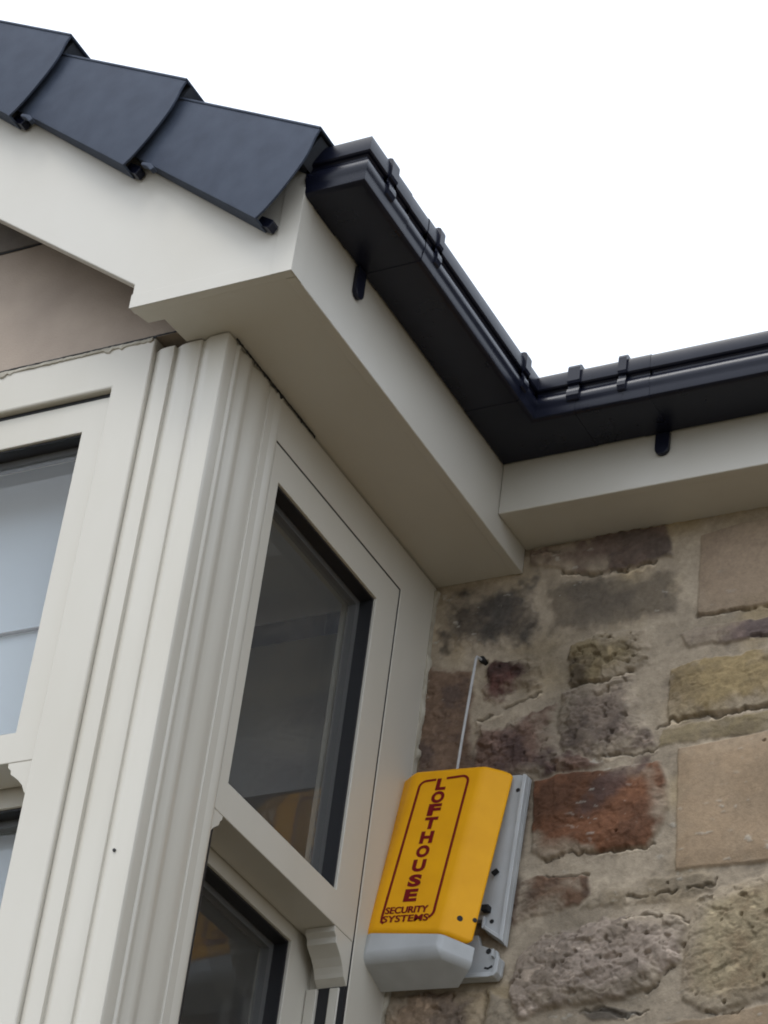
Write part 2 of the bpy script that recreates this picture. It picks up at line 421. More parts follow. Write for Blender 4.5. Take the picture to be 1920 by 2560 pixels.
# courses that continue the walling outside the part traced above
def extra_stones():
    out = []
    r = random.Random(5)
    pal = [((150, 132, 104), (130, 114, 92)), ((128, 108, 88), (104, 90, 78)), ((168, 144, 114), (158, 136, 110)), ((118, 92, 78), (96, 78, 70)), ((140, 128, 100), (122, 110, 88))]
    def course(x0, x1, z0, z1):
        x = x0
        while x < x1 - 0.02:
            w = r.uniform(0.13, 0.34)
            j = lambda: r.uniform(-0.006, 0.006)
            e = min(x + w, x1)
            q = [(x + j(), z0 + j()), (x + w * .5, z0 + j()), (e - .016 + j(), z0 + j()), (e - .016 + j(), z1 + j()), (x + w * .5, z1 + j()), (x + j(), z1 + j())]
            c = r.choice(pal); out.append((q, c + (r.uniform(.006, .014), r.uniform(.002, .012), .009, .005)))
            x += w
    z = 3.27
    while z > 2.92:
        h = r.uniform(.09, .15); course(-.02, 1.3, z - h, z - .014); z -= h
    z = 4.42
    while z > 3.3:
        h = r.uniform(.09, .19); course(.81, 1.3, max(z - h, 3.29), z - .014); z -= h
    return out

GX0, GX1, GZ0, GZ1, STEP = -0.075, 1.3, 2.9, 4.44, 0.0022
nx = int((GX1 - GX0) / STEP) + 1; nz = int((GZ1 - GZ0) / STEP) + 1
xs = np.linspace(GX0, GX1, nx); zs_ = np.linspace(GZ0, GZ1, nz)
X, Z = np.meshgrid(xs, zs_)
wxa = fbm(X, Z, 22, 3, 4) - .5; wza = fbm(X, Z, 22, 41, 4) - .5
wxb = fbm(X, Z, 90, 5, 2) - .5; wzb = fbm(X, Z, 90, 43, 2) - .5
def RGB(c):
    v = np.array(lin(*c)[:3]); g = v.mean()
    return (v * .84 + g * np.array([.18, .16, .138])) * 1.16
nm = fbm(X, Z, 14, 77, 5); nm2 = fbm(X, Z, 70, 78, 4)
mort = RGB((160, 146, 126))[None, None, :] * (0.62 + 0.62 * nm[..., None]) * (0.8 + .4 * nm2[..., None])
mort = mort * (1 - .35 * sstep(.55, .8, fbm(X, Z, 6, 91, 3))[..., None] * np.array([0.2, .35, .8]))
H = 0.005 * (nm - .5) + 0.003 * (nm2 - .5)
Ccol = mort.copy()
items = [(STONES[k], STYLE[k]) for k in STONES] + extra_stones()
order = sorted(range(len(items)), key=lambda i: items[i][1][2] if i < len(STONES) else 0)
for idx in [i for i in range(len(items)) if i >= len(STONES)] + [list(STONES).index(k) for k in (['behind', 'low_mid'] + [k for k in STONES if k not in ('behind', 'low_mid')])]:
    pts, (c1, c2, bulge, ra, ew, warp) = items[idx]
    px = [p[0] for p in pts]; pz = [p[1] for p in pts]
    i0 = max(int((min(px) - .03 - GX0) / STEP), 0); i1 = min(int((max(px) + .03 - GX0) / STEP) + 1, nx)
    j0 = max(int((min(pz) - .03 - GZ0) / STEP), 0); j1 = min(int((max(pz) + .03 - GZ0) / STEP) + 1, nz)
    if i1 <= i0 or j1 <= j0: continue
    s = np.s_[j0:j1, i0:i1]
    x = X[s] + 2.6 * warp * wxa[s] + 1.2 * warp * wxb[s]; z = Z[s] + 2.6 * warp * wza[s] + 1.2 * warp * wzb[s]
    sd_ = poly_sd(x, z, pts)
    mk = sstep(-ew * .35, ew * .65, sd_)
    rough = fbm(X[s] + .02 * wxa[s], Z[s] + .02 * wza[s], 17, 100 + idx, 6, .55) - .5
    ridg = np.abs(fbm(X[s] + .5 * Z[s], Z[s] * 1.6, 18, 200 + idx, 5, .6) - .5) * 2
    fc = .62 * facets(X[s] + .03 * wxa[s], (Z[s] + .03 * wza[s]) * 1.35, 21, 250 + idx) + .38 * facets(X[s] + .02 * wxb[s], (Z[s] + .02 * wzb[s]) * 1.5, 48, 270 + idx)
    hh = bulge * (0.55 + .45 * sstep(0, .03, sd_)) + .8 * ra * (.55 * rough + (.75 * fc if ra > .003 else 0) - .25 * (1 - sstep(0, .10, ridg)) * (ra > .005))
    # smeared mortar that covers part of rough stones' edges
    sm = sstep(.44, .60, fbm(X[s], Z[s], 13, 300 + idx, 5)) * (1 - sstep(.008, .042, sd_)) * (1.0 if ra > .004 else .3)
    mk2 = mk * (1 - .8 * sm)
    H[s] = H[s] * (1 - mk) + hh * mk
    t = sstep(.38, .66, fbm(X[s], Z[s], 16, 400 + idx, 5, .6))[..., None]
    col = RGB(c1) * (1 - t) + RGB(c2) * t
    col = col * (1 + (0.5 if ra > .004 else .10) * (fbm(X[s], Z[s], 120, 500 + idx, 3)[..., None] - .5))
    if ra > .008:   # pale abraded specks and dark pits
        sp = sstep(.66, .74, fbm(X[s], Z[s] * 1.3, 60, 600 + idx, 3))[..., None]
        col = col * (1 + .45 * sp)
        pit = sstep(.74, .79, fbm(X[s], Z[s], 55, 650 + idx, 3))
        H[s] -= .007 * pit * mk
    Ccol[s] = Ccol[s] * (1 - mk2[..., None]) + col * mk2[..., None]
# dark purple stain across the rust-coloured stone
q = sstep(.052, .022, np.sqrt(((X - .392) / 1.15) ** 2 + ((Z - .55 * (X - .392) - 3.893) / .8) ** 2) + .07 * (nm - .5) + .03 * (nm2 - .5))[..., None] * .8
Ccol = Ccol * (1 - q) + RGB((86, 68, 64)) * q
# open joints and splits
for k, pts in CRACKS.items():
    wx_, wz_ = X + .012 * wxa + .010 * wxb, Z + .012 * wza + .012 * wzb
    d = line_d(wx_, wz_, pts)
    gate = sstep(.30, .52, fbm(X, Z, 38, 900, 3))
    w = (.0007 + .0022 * nm2 * gate)
    c = sstep(w * 1.8, w * .7, d) * sstep(.02, .2, gate)
    H -= .007 * c
    Ccol *= (1 - .30 * c[..., None])
    # pale arris beside the split
    dl = line_d(wx_, wz_ + .0052, pts)
    up = sstep(.0030, .0010, dl) * sstep(.45, .6, fbm(X, Z, 26, 910, 3)) * (1 - c)
    H += .0016 * up
    Ccol *= (1 + .55 * up[..., None])
# stray flecks of pale mortar and scratches over the whole wall
fl = sstep(.735, .775, fbm(X * 1.0 + .4 * Z, Z * 2.2, 42, 930, 4, .55)) * sstep(.45, .6, fbm(X, Z, 5, 931, 3))
H += .0012 * fl
Ccol = Ccol * (1 - .55 * fl[..., None]) + np.array([.46, .43, .37]) * .55 * fl[..., None]
# soot-dark weathering in soft patches
gr = sstep(.5, .75, fbm(X, Z, 4.2, 940, 5))[..., None]
Ccol *= 1 - .28 * gr
# few deep pin holes
for px_, pz_, r_ in ((.1175, 4.190, .006), (.362, 4.196, .005), (.405, 3.80, .003), (.66, 3.94, .003), (.61, 3.47, .004), (.43, 3.565, .004), (.535, 3.58, .006), (.5, 3.695, .003)):
    d = np.hypot(X - px_, Z - pz_)
    H -= .014 * sstep(r_, r_ * .5, d)
# the relief dies out where it runs behind the bay window
H *= sstep(-.03, .004, X) * .95 + .05
Y = -H
verts = np.stack([X, Y, Z], -1).reshape(-1, 3)
ii = np.arange(nz * nx).reshape(nz, nx)
faces = np.stack([ii[:-1, :-1], ii[:-1, 1:], ii[1:, 1:], ii[1:, :-1]], -1).reshape(-1, 4)
me = bpy.data.meshes.new('wall')
me.vertices.add(len(verts)); me.vertices.foreach_set('co', verts.ravel())
me.loops.add(faces.size); me.loops.foreach_set('vertex_index', faces.ravel().astype(np.int32))
me.polygons.add(len(faces)); me.polygons.foreach_set('loop_start', (np.arange(len(faces)) * 4).astype(np.int32))
me.polygons.foreach_set('loop_total', np.full(len(faces), 4, np.int32))
me.update(calc_edges=True)
ca = me.color_attributes.new('stone_colour', 'FLOAT_COLOR', 'POINT')
ca.data.foreach_set('color', np.concatenate([np.clip(Ccol, 0.004, .8).reshape(-1, 3), np.ones((nx * nz, 1))], 1).ravel().astype(np.float32))
for p in me.polygons: p.use_smooth = True
wall = link_mesh('stone_wall', me, M['stone'])
# the rest of the wall: solid body behind the relief and beyond it
bm = bmesh.new()
add_box(bm, -0.06, 4.0, 0.022, 0.30, 0.0, 4.46)
add_box(bm, GX1 + .001, 4.0, 0.0, 0.0219, 0.0, 4.44)
add_box(bm, -0.06, GX1, 0.0, 0.0219, 0.0, GZ0 - .001)
tag(wall, 'rubble stone house wall of brown, grey and tan blocks with smeared mortar under the eaves', 'wall')
wb = link_mesh('wall_core', bm_mesh(bm), mottled('wall_core_stone', (0.25, 0.21, 0.15, 1), (0.17, 0.14, 0.11, 1), 6, 6, (0.85, 0.95), 0.15, 0.4, 60), wall)

bm = bmesh.new(); add_tube(bm, [(.1125, -.0085, 4.1945), (.1125, .012, 4.1955)], .0062, 12)
link_mesh('cable_hole', bm_mesh(bm), M['dark'], wall)

# ------------------------------------------------------------------ bay corner post (moulded, extruded)
post = thing('corner_post', 'cream fluted corner post between the front window and the side window of the bay', 'window post', (0, YB, 2.7))
F0 = YB
plan = [(-.1445, F0 + .06), (-.1445, F0 + .0095), (-.1425, F0 + .0090), (-.134, F0 + .0050), (-.126, F0 + .0036), (-.1072, F0 + .0030),
        (-.1058, F0 + .0034), (-.1050, F0 + .0105), (-.1032, F0 + .0105), (-.096, F0 + .0070), (-.086, F0 + .0046), (-.070, F0 + .0036), (-.0550, F0 + .0038),
        (-.0532, F0 + .0050), (-.0522, F0 + .0088), (-.0500, F0 + .0090), (-.043, F0 + .0052), (-.036, F0 + .0024), (-.030, F0 + .0016), (-.012, F0 + .0012), (-.0040, F0 + .0016),
        (-.0014, F0 + .0026), (-.0002, F0 + .0050), (.0002, F0 + .0100), (.0002, F0 + .022),
        (.0000, -.7765), (-.0010, -.7730), (.0022, -.7705), (.0028, -.7675), (.0014, -.7650), (-.0034, -.7560), (-.0036, -.7480), (.0004, -.7400), (.0016, -.7320),
        (.0004, -.7240), (-.0040, -.7160), (-.0044, -.7080), (-.0012, -.6960), (.0010, -.6820), (.0012, -.6700), (-.0016, -.6600), (-.0030, -.6480), (-.0004, -.6360), (.0020, -.6280), (.0028, -.6200), (.0024, -.6150), (.0008, -.6128),
        (-.02, -.6128), (-.06, -.6128), (-.06, F0 + .06)]
prism('fluted_casing', M['upvc'], post, plan, 'z', 2.7, ZS - .0006, smooth=True)
bm = bmesh.new()
add_tube(bm, [(-.0318, F0 - .0006, 3.4091), (-.0318, F0 + .004, 3.4091)], .0026, 10)
link_mesh('screw_hole', bm_mesh(bm), M['dark'], post)

# ------------------------------------------------------------------ sash windows
def horn_pts(a0, a1, b_top, b_bot, s):
    """ogee horn outline: a1 is the stile's outer edge, a0 the inner tip"""
    w = a1 - a0; h = b_bot - b_top
    prof = [(0, 0), (.02, .12), (.14, .20), (.17, .32), (.34, .42), (.50, .52), (.66, .66), (.74, .78), (.78, .86), (.98, 1.0), (1, 1.0), (1, 0)]
    return [(a0 + w * u, b_top + h * v) for u, v in prof]

def sash(name, mat, win, outer, inner, axis, face, depth, sgn, label=None, spacer=True):
    """one glazed sash; sgn = direction into the building along the axis"""
    f = lambda d: face + sgn * d
    s = ring(name, mat, win, outer, inner, axis, f(0), f(depth), .0014, 2)
    if label: s['label'] = label
    i = inner; g = .0035
    inn = (i[0] + g, i[1] - g, i[2] + g, i[3] - g)
    ou = (i[0] - .002, i[1] + .002, i[2] - .002, i[3] + .002)
    ring('glazing_gasket', M['gasket'], s, ou, inn, axis, f(.0055), f(.031))
    bmg = bmesh.new()
    fx = AX[axis]
    for d in (.0285, .0500):
        vs = [bmg.verts.new(fx(a, b, f(d))) for a, b in ((inn[0] - .001, inn[2] - .001), (inn[1] + .001, inn[2] - .001), (inn[1] + .001, inn[3] + .001), (inn[0] - .001, inn[3] + .001))]
        bmg.faces.new(vs)
    link_mesh('glass_pane', bm_mesh(bmg), M['glass'], s)
    k = .012
    ring('spacer_bar', M['spacer'], s, ou, (inn[0] + k, inn[1] - k, inn[2] + k, inn[3] - k), axis, f(.0312), f(.0480))
    return s

# side window (plane x = 0, looks along +x); coordinates (y, z)
sw = thing('sash_window', 'cream sash window on the narrow side of the bay, next to the yellow alarm box', 'window', (0, -.37, 2.7))
bm = bmesh.new()
add_ring(bm, (-.655, -.0015, 2.70, ZS - .001), (-.6118, -.1358, 2.76, 4.2852), 'x', -.10, 0.0)
fr = link_mesh('window_frame', bm_mesh(bm), M['upvc'], sw, .0036, 3)
ring('draught_seal', M['gasket'], fr, (-.640, -.128, 2.752, 4.292), (-.604, -.1415, 2.77, 4.279), 'x', -.052, -.0011)
us = sash('upper_sash', M['upvc'], sw, (-.6105, -.1392, 3.579, 4.2818), (-.5850, -.2156, 3.6375, 4.2155), 'x', 0.0, .071, -1)
h = prism('sash_horn', M['upvc'], us, horn_pts(-.2035, -.1398, 3.5788, 3.498, 1), 'x', -.056, -.0006, .0012, 1)
h = prism('sash_horn', M['upvc'], us, horn_pts(-.5835, -.6245, 3.5788, 3.520, 1), 'x', -.056, -.0006, .0012, 1)
ls = sash('lower_sash', M['upvc'], sw, (-.690, -.121, 2.80, 3.612), (-.610, -.2130, 2.88, 3.5535), 'x', -.0735, .062, -1)
bm = bmesh.new()
add_box(bm, -.072, -.030, -.1400, -.1368, 2.77, 3.497)
link_mesh('brush_strip', bm_mesh(bm), principled('grey_brush', (0.22, 0.21, 0.2, 1), 0.9, 0.1)[0], fr)
bm = bmesh.new()
add_box(bm, -.030, -.012, -.1445, -.1366, 2.77, 3.496)
add_box(bm, -.072, -.052, -.1480, -.1402, 2.77, 3.496)
link_mesh('sash_track', bm_mesh(bm), M['upvc'], fr, .001, 1)

# wavy sealant bead between side window and stone wall
bm = bmesh.new()
r = random.Random(3)
zz = np.linspace(2.75, 4.36, 190)
xa = np.array([.0035 + .0030 * math.sin(z * 23 + .6) + .0022 * math.sin(z * 57 + 1) * math.sin(z * 11) + .0014 * math.sin(z * 121 + 2) + r.uniform(-.0005, .0005) for z in zz])
xa += .013 * np.exp(-((zz - 4.015) / .009) ** 2) - .004 * np.exp(-((zz - 3.985) / .02) ** 2)
xa = np.clip(xa, .0015, .03)
sec = []
for z, w in zip(zz, xa):
    prof_ = [(-.012, -.011), (-.0012, -.0118), (.001 + w * .3, -.0122), (w * .75 + .0005, -.0112), (w + .0005, -.008), (w + .0005, .012), (-.012, .012)]
    sec.append([bm.verts.new((a, b, z)) for a, b in prof_])
for s0, s1 in zip(sec, sec[1:]):
    for k in range(len(s0)):
        bm.faces.new((s0[k], s0[(k + 1) % len(s0)], s1[(k + 1) % len(s0)], s1[k]))
bm.faces.new(sec[0]); bm.faces.new(sec[-1][::-1])
link_mesh('sealant_bead', bm_mesh(bm), M['sealant'], sw, smooth=True, angle=50)
# ragged strips over the windows: sealant, plus dark ones painting in shadowed gaps
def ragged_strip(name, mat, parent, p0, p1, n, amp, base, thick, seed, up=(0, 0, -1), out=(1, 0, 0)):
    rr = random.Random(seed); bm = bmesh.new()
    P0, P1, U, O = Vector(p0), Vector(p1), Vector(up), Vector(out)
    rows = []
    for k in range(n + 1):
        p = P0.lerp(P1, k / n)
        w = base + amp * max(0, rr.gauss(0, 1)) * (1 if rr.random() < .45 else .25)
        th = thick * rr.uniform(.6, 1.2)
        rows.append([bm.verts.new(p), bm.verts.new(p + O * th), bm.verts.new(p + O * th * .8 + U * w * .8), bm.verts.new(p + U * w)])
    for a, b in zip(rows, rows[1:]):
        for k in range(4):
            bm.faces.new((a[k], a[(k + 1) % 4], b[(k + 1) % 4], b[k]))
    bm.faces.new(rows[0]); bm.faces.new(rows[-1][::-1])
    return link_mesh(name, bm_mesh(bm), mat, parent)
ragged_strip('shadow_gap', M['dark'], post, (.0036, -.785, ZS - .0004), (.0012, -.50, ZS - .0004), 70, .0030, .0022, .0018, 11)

# front window (plane y = YB); coordinates (x, z); its sashes sit 12 mm back in the frame
fw = thing('sash_window', 'cream sash window on the broad front of the bay, with pale blue glass', 'window', (-.95, YB, 2.7))
YS = YB + .0125
ff = ring('window_frame', M['upvc'], fw, (-1.755, -.1452, 2.70, 4.398), (-1.682, -.2178, 2.76, 4.3068), 'y', YB, YB + .11, .004, 3)
bm = bmesh.new()
add_box(bm, -1.675, -.225, YS + .0012, YB + .06, 4.294, 4.312)
link_mesh('draught_seal', bm_mesh(bm), M['gasket'], ff)
us = sash('upper_sash', M['upvc'], fw, (-1.6819, -.2179, 3.5975, 4.2985), (-1.634, -.2685, 3.6525, 4.2345), 'y', YS, .069, 1)
prism('sash_horn', M['upvc'], us, horn_pts(-.2700, -.2181, 3.5973, 3.533, 1), 'y', YS + .0006, YS + .057, .0012, 1)
prism('sash_horn', M['upvc'], us, horn_pts(-1.630, -1.6817, 3.5973, 3.533, 1), 'y', YS + .0006, YS + .057, .0012, 1)
sash('lower_sash', M['upvc'], fw, (-1.72, -.195, 2.80, 3.63), (-1.64, -.2650, 2.88, 3.5650), 'y', YS + .0735, .062, 1)
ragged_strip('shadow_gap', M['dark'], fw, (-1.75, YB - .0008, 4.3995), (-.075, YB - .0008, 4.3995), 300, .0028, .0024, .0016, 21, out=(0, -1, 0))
ragged_strip('sealant_bead', M['sealant'], fw, (-1.75, YB - .0002, 4.3955), (-.150, YB - .0002, 4.3955), 260, 0.004, .0055, .0030, 33, out=(0, -1, 0))
# far side of the bay (outside the picture): plain mirrored post
prism('corner_post', M['upvc'], fw, [(-1.9, YB), (-1.7555, YB), (-1.7555, YB + .06), (-1.84, YB + .06), (-1.84, 0), (-1.9, 0)], 'z', 2.7, ZS - .001, .003)
bm = bmesh.new()
add_box(bm, -1.9, -.001, YB + .002, -.001, 0, 2.699)
tag(link_mesh('bay_plinth_wall', bm_mesh(bm), M['gable']), 'buff stone base wall under the bay window', 'wall')

# blind behind the front window
bm = bmesh.new()
n = 60
rows = []
for k in range(n + 1):
    z = 2.78 + (4.357 - 2.78) * k / n
    yb_ = YB + .162 + .004 * math.sin(z * 7)
    rows.append((bm.verts.new((-1.80, yb_, z)), bm.verts.new((-.1, yb_, z))))
for a, b in zip(rows, rows[1:]):
    bm.faces.new((a[0], a[1], b[1], b[0]))
bl = link_mesh('window_blind', bm_mesh(bm), M['blind'], smooth=True)
sm_ = bl.modifiers.new('thickness', 'SOLIDIFY'); sm_.thickness = .0012
tag(bl, 'pale blue roller blind hanging behind the glass of the front bay window', 'blind')
prism('blind_batten', M['spacer'], bl, [(YB + .155, 3.955), (YB + .1625, 3.9552), (YB + .1625, 3.9575), (YB + .155, 3.9577)], 'x', -1.8, -.1)

# room behind the windows
bm = bmesh.new()
add_box(bm, -1.84, -.105, YB + .17, -.002, 4.360, 4.370)        # bay ceiling
add_box(bm, -3.5, .9, .302, 3.2, 4.312, 4.33)                  # room ceiling
add_box(bm, -3.5, -1.9, .0, .30, 0, 4.33)                      # wall left of the bay
add_box(bm, -1.899, -.061, .0, .30, 3.98, 4.311)               # beam over the bay opening
add_box(bm, -3.6, -3.501, .302, 3.2, 1.9, 4.33)
add_box(bm, .901, 1.0, .302, 3.2, 1.9, 4.33)
add_box(bm, -3.6, 1.0, 3.201, 3.3, 1.9, 4.33)
add_box(bm, -3.6, 1.0, .302, 3.2, 1.9, 2.0)
tag(link_mesh('room_interior', bm_mesh(bm), M['room']), 'dim plastered room seen through the dark side window', 'room')

# ------------------------------------------------------------------ gable panel above the front window
gz = lambda x: 4.60 + (0.17 - x) * math.tan(PITCH)
pts = [(-1.87, 4.4005), (-.030, 4.4005), (-.030, 4.66), (-.95, gz(-.95) - .06), (-1.87, 4.66)]
gp = prism('gable_panel', M['gable'], None, pts, 'y', YB + .0035, YB + .06)
tag(gp, 'smooth buff stone gable above the front window, in the shade of the bargeboard', 'wall')
# the next course up is a darker weathered block with an open joint under it
prism('dark_course', M['gable_dark'], gp, [(-1.40, 4.690), (-.405, 4.690), (-.432, 4.760), (-.95, 5.12), (-1.40, 4.82)], 'y', YB - .0005, YB + .0033, .0015)
prism('open_joint', M['dark'], gp, [(-1.42, 4.6855), (-.47, 4.6862), (-.425, 4.6875), (-.425, 4.6897), (-1.42, 4.6897)], 'y', YB + .0012, YB + .0034)

# ------------------------------------------------------------------ eaves of the bay: bargeboard, fascia, boxed soffit
ev = thing('eaves_box', 'cream plastic bargeboard and boxed eaves of the bay roof, with a sharp lower corner', 'eaves', (XF, YF, ZS))
tp = math.tan(math.radians(35.9))
zb = 4.4263 + (.95 - .1303) * tp
ztop = lambda x: 4.5785 + (XF - x) * math.tan(PITCH)
pts = [(-.1303, ZS), (XF, ZS), (XF, ztop(XF)), (-.95, ztop(-.95)), (-.95, zb), (-.1303, 4.4230)]
prism('barge_board', M['eaves'], ev, pts, 'y', YF, YF + .018, .0022, 3)
pl = [(-1.9 - a, b) for a, b in pts]
prism('barge_board', M['eaves'], ev, [(-1.90 + .0 - a, b) for a, b in pts], 'y', YF, YF + .018, .0022, 3)
prism('fascia_board', M['eaves'], ev, [(YF + .0181, ZS), (-.0012, ZS), (-.0012, 4.578), (YF + .0181, 4.578)], 'x', XF - .018, XF, .0022, 3)
sof = [(XF - .0181, YF + .0181), (XF - .0181, -.0012), (-.055, -.0012), (-.055, YB + .004), (-.084, YB + .004), (-.0860, -.8248), (-.0898, -.8649), (-.1213, -.8654), (-.1290, YF + .0181)]
prism('soffit_board', M['eaves'], ev, sof, 'z', ZS + .0022, ZS + .0105)
box('end_board', M['eaves'], ev, -.1295, -.1195, YF + .0182, -.866, ZS + .0108, 4.43)
# L-shaped corner cover and bottom strip on the box end
bm = bmesh.new()
add_prism(bm, [(.1375, ZS - .0004), (XF + .0014, ZS - .0004), (XF + .0014, ztop(XF) - .03), (.1375, ztop(.1375) - .03)], 'y', YF - .0014, YF - .0001)
add_prism(bm, [(-.1308, ZS - .0005), (.1374, ZS - .0005), (.1374, 4.4010), (-.1308, 4.4010)], 'y', YF - .0010, YF - .0001)
add_box(bm, XF + .0001, XF + .0014, YF, YF + .034, ZS - .0004, ztop(XF) - .03)
link_mesh('corner_trim', bm_mesh(bm), M['eaves'], ev, .0009, 2)

# eaves of the main roof, right of the bay
me_ = thing('main_eaves', 'cream plastic fascia and narrow soffit of the main roof above the stone wall', 'eaves', (XF, YM, ZM))
prism('fascia_board', M['eaves'], me_, [(YM, ZM), (YM + .018, ZM), (YM + .018, 4.60), (YM, 4.60)], 'x', XF + .0006, 4.0, .0022, 3)
box('soffit_board', M['eaves'], me_, XF + .0006, 4.0, YM + .0182, .02, ZM + .0022, ZM + .0105)
# ------------------------------------------------------------------ dry verge caps along the bargeboard
YV = -.955
def sn(s, n): return (s * CS + n * SN, -s * SN + n * CS)      # slope / normal coordinates to (x, z)
caps_at = [(.2145, 4.6298), (-.0774, 4.8335), (-.3580, 5.0358), (-.6430, 5.2390)]
cap_labels = ['slate grey verge cap at the eaves end, beside the gutter', 'slate grey verge cap in the middle, between two others',
              'slate grey verge cap cut by the left edge of the photo', 'slate grey verge cap higher up, towards the roof ridge']
def end_curve():
    ctrl = [(0, 0), (.0052, -.019), (.0150, -.042), (.0222, -.066), (.0258, -.095), (.0272, -.125), (.0264, -.150), (.0235, -.172), (.0185, -.1925)]
    out = []
    for i in range(len(ctrl) - 1):
        p0 = ctrl[max(i - 1, 0)]; p1 = ctrl[i]; p2 = ctrl[i + 1]; p3 = ctrl[min(i + 2, len(ctrl) - 1)]
        for k in range(4):
            t = k / 4
            out.append(tuple(.5 * (2 * p1[j] + (p2[j] - p0[j]) * t + (2 * p0[j] - 5 * p1[j] + 4 * p2[j] - p3[j]) * t * t + (3 * p1[j] - p0[j] - 3 * p2[j] + p3[j]) * t ** 3) for j in (0, 1)))
    out.append(ctrl[-1])
    return out
EC = end_curve()
LB = .385
fy = lambda s: YV - .0005 + .0190 * min(1, max(0, -s / LB))       # the plate leans back under the next cap
def cap_shell():
    bm = bmesh.new()
    T = .0042
    def strip(prof_fn, svals):
        pass
    # front plate as columns between the top and bottom edges, the end cut to the curve
    NV = len(EC)
    top = lambda s: -.092 * -s * 1.0 if s < 0 else 0
    bot = lambda s: -.1925 + (.0185 - s) * .0706
    cols = []
    svals = [-LB, -.30, -.2, -.1, -.03]
    for s in svals:
        c = []
        for k in range(NV):
            t = -EC[k][1] / .1925
            n_ = top(s) + (bot(s) - top(s)) * t
            c.append((s, n_))
        cols.append(c)
    cols.append(EC)
    def bow(t): return -.004 * math.sin(math.pi * min(1, max(0, t)))
    F = []; B = []
    for c in cols:
        F.append([]); B.append([])
        for k, (s, n_) in enumerate(c):
            x, z = sn(s, n_)
            y = fy(s) + bow(k / (NV - 1))
            F[-1].append(bm.verts.new((x, y, z))); B[-1].append(bm.verts.new((x, y + T, z)))
    for a in range(len(cols) - 1):
        for k in range(NV - 1):
            bm.faces.new((F[a][k], F[a + 1][k], F[a + 1][k + 1], F[a][k + 1]))
            bm.faces.new((B[a][k], B[a][k + 1], B[a + 1][k + 1], B[a + 1][k]))
        bm.faces.new((F[a][0], B[a][0], B[a + 1][0], F[a + 1][0]))
        bm.faces.new((F[a][-1], F[a + 1][-1], B[a + 1][-1], B[a][-1]))
    for k in range(NV - 1):
        bm.faces.new((F[-1][k], B[-1][k], B[-1][k + 1], F[-1][k + 1]))
        bm.faces.new((F[0][k], F[0][k + 1], B[0][k + 1], B[0][k]))
    return bm_mesh(bm)
def flange(s0, s1, nfun, y0f, y1, t):
    bm = bmesh.new(); rows = []
    for i in range(7):
        s = s0 + (s1 - s0) * i / 6
        n_ = nfun(s)
        a = sn(s, n_); b = sn(s, n_ - t)
        rows.append([bm.verts.new((a[0], y0f(s), a[1])), bm.verts.new((a[0], y1, a[1])), bm.verts.new((b[0], y1, b[1])), bm.verts.new((b[0], y0f(s), b[1]))])
    for p, q in zip(rows, rows[1:]):
        for k in range(4): bm.faces.new((p[k], p[(k + 1) % 4], q[(k + 1) % 4], q[k]))
    bm.faces.new(rows[0]); bm.faces.new(rows[-1][::-1])
    return bm_mesh(bm)
def make_cap():
    root = thing('verge_cap', cap_labels[0], 'verge cap', (0, 0, 0), 'dry verge caps up the bargeboard')
    link_mesh('front_plate', cap_shell(), M['slate'], root, smooth=True, angle=50)
    topn = lambda s: .0022 + (-.092 * -s if s < 0 else 0)
    link_mesh('top_flange', flange(-LB, .001, topn, lambda s: fy(s) - .0022, YV + .17, .0046), M['slate'], root, .0012)
    botn = lambda s: -.1895 + (.0185 - s) * .0706
    link_mesh('bottom_flange', flange(-.345, .0180, botn, lambda s: fy(s) + .0044, -.9155, .0035), M['slate'], root, .0008)
    bm = bmesh.new()
    add_prism(bm, [sn(*q) for q in [(.002, -.1912), (.002, -.1740), (.029, -.1730), (.0330, -.1780), (.0325, -.1900)]], 'y', YV + .022, -.9150)
    link_mesh('end_stop', bm_mesh(bm), M['gutter'], root, .001)
    # small moulded hook at the upper end of the bottom edge
    bm = bmesh.new()
    a = [(-.303, -.1765), (-.283, -.1735), (-.268, -.1785), (-.272, -.1855), (-.286, -.1815), (-.303, -.1825)]
    add_prism(bm, [sn(*q) for q in a], 'y', YV + .0005, YV + .012)
    link_mesh('clip_hook', bm_mesh(bm), M['slate'], root, .0015)
    return root
cap0 = make_cap()
for i, (x, z) in enumerate(caps_at):
    if i == 0:
        root = cap0
        root.location = (x, 0, z)
    else:
        root = cap0.copy(); COL.objects.link(root); root.location = (x, 0, z)
        for ch in cap0.children:
            c = ch.copy(); COL.objects.link(c); c.parent = root
    root['label'] = cap_labels[i]

# ------------------------------------------------------------------ tiled roofs (seen only edge-on)
ox, oz = caps_at[0]
def on_slope(s, n_):
    a = sn(s, n_); return (ox + a[0], oz + a[1])
LR = (ox + .95) / CS
pts = []
for k in range(4):                                              # stepped tile courses
    s0 = -.004 - .3505 * k
    pts += [on_slope(s0, -.006), on_slope(max(s0 - .3505, -LR), -.034)]
pts += [on_slope(-LR, -.062), on_slope(-.004, -.060)]
mir = [(-1.9 - a, b) for a, b in pts]
bm = bmesh.new()
add_prism(bm, pts, 'y', YV + .016, 1.9)
add_prism(bm, mir, 'y', YV + .016, 1.9)
tag(link_mesh('tiled_roof', bm_mesh(bm), M['tile']), 'dark tiled gable roof over the bay, behind the verge caps', 'roof')
pts = []
ey, ez = YM - .042, 4.612
for k in range(12):
    a0 = .3505 * k; a1 = a0 + .3505
    pts += [(ey + a0 * CS, ez + a0 * SN), (ey + a1 * CS + .012, ez + a1 * SN - .022)]
pts += [(pts[-1][0], pts[-1][1] - .04), (ey, ez - .026)]
tag(prism('tiled_roof', M['tile'], None, pts, 'x', XF + .05, 4.0), 'dark tiled main roof hidden behind the right-hand gutter', 'roof')

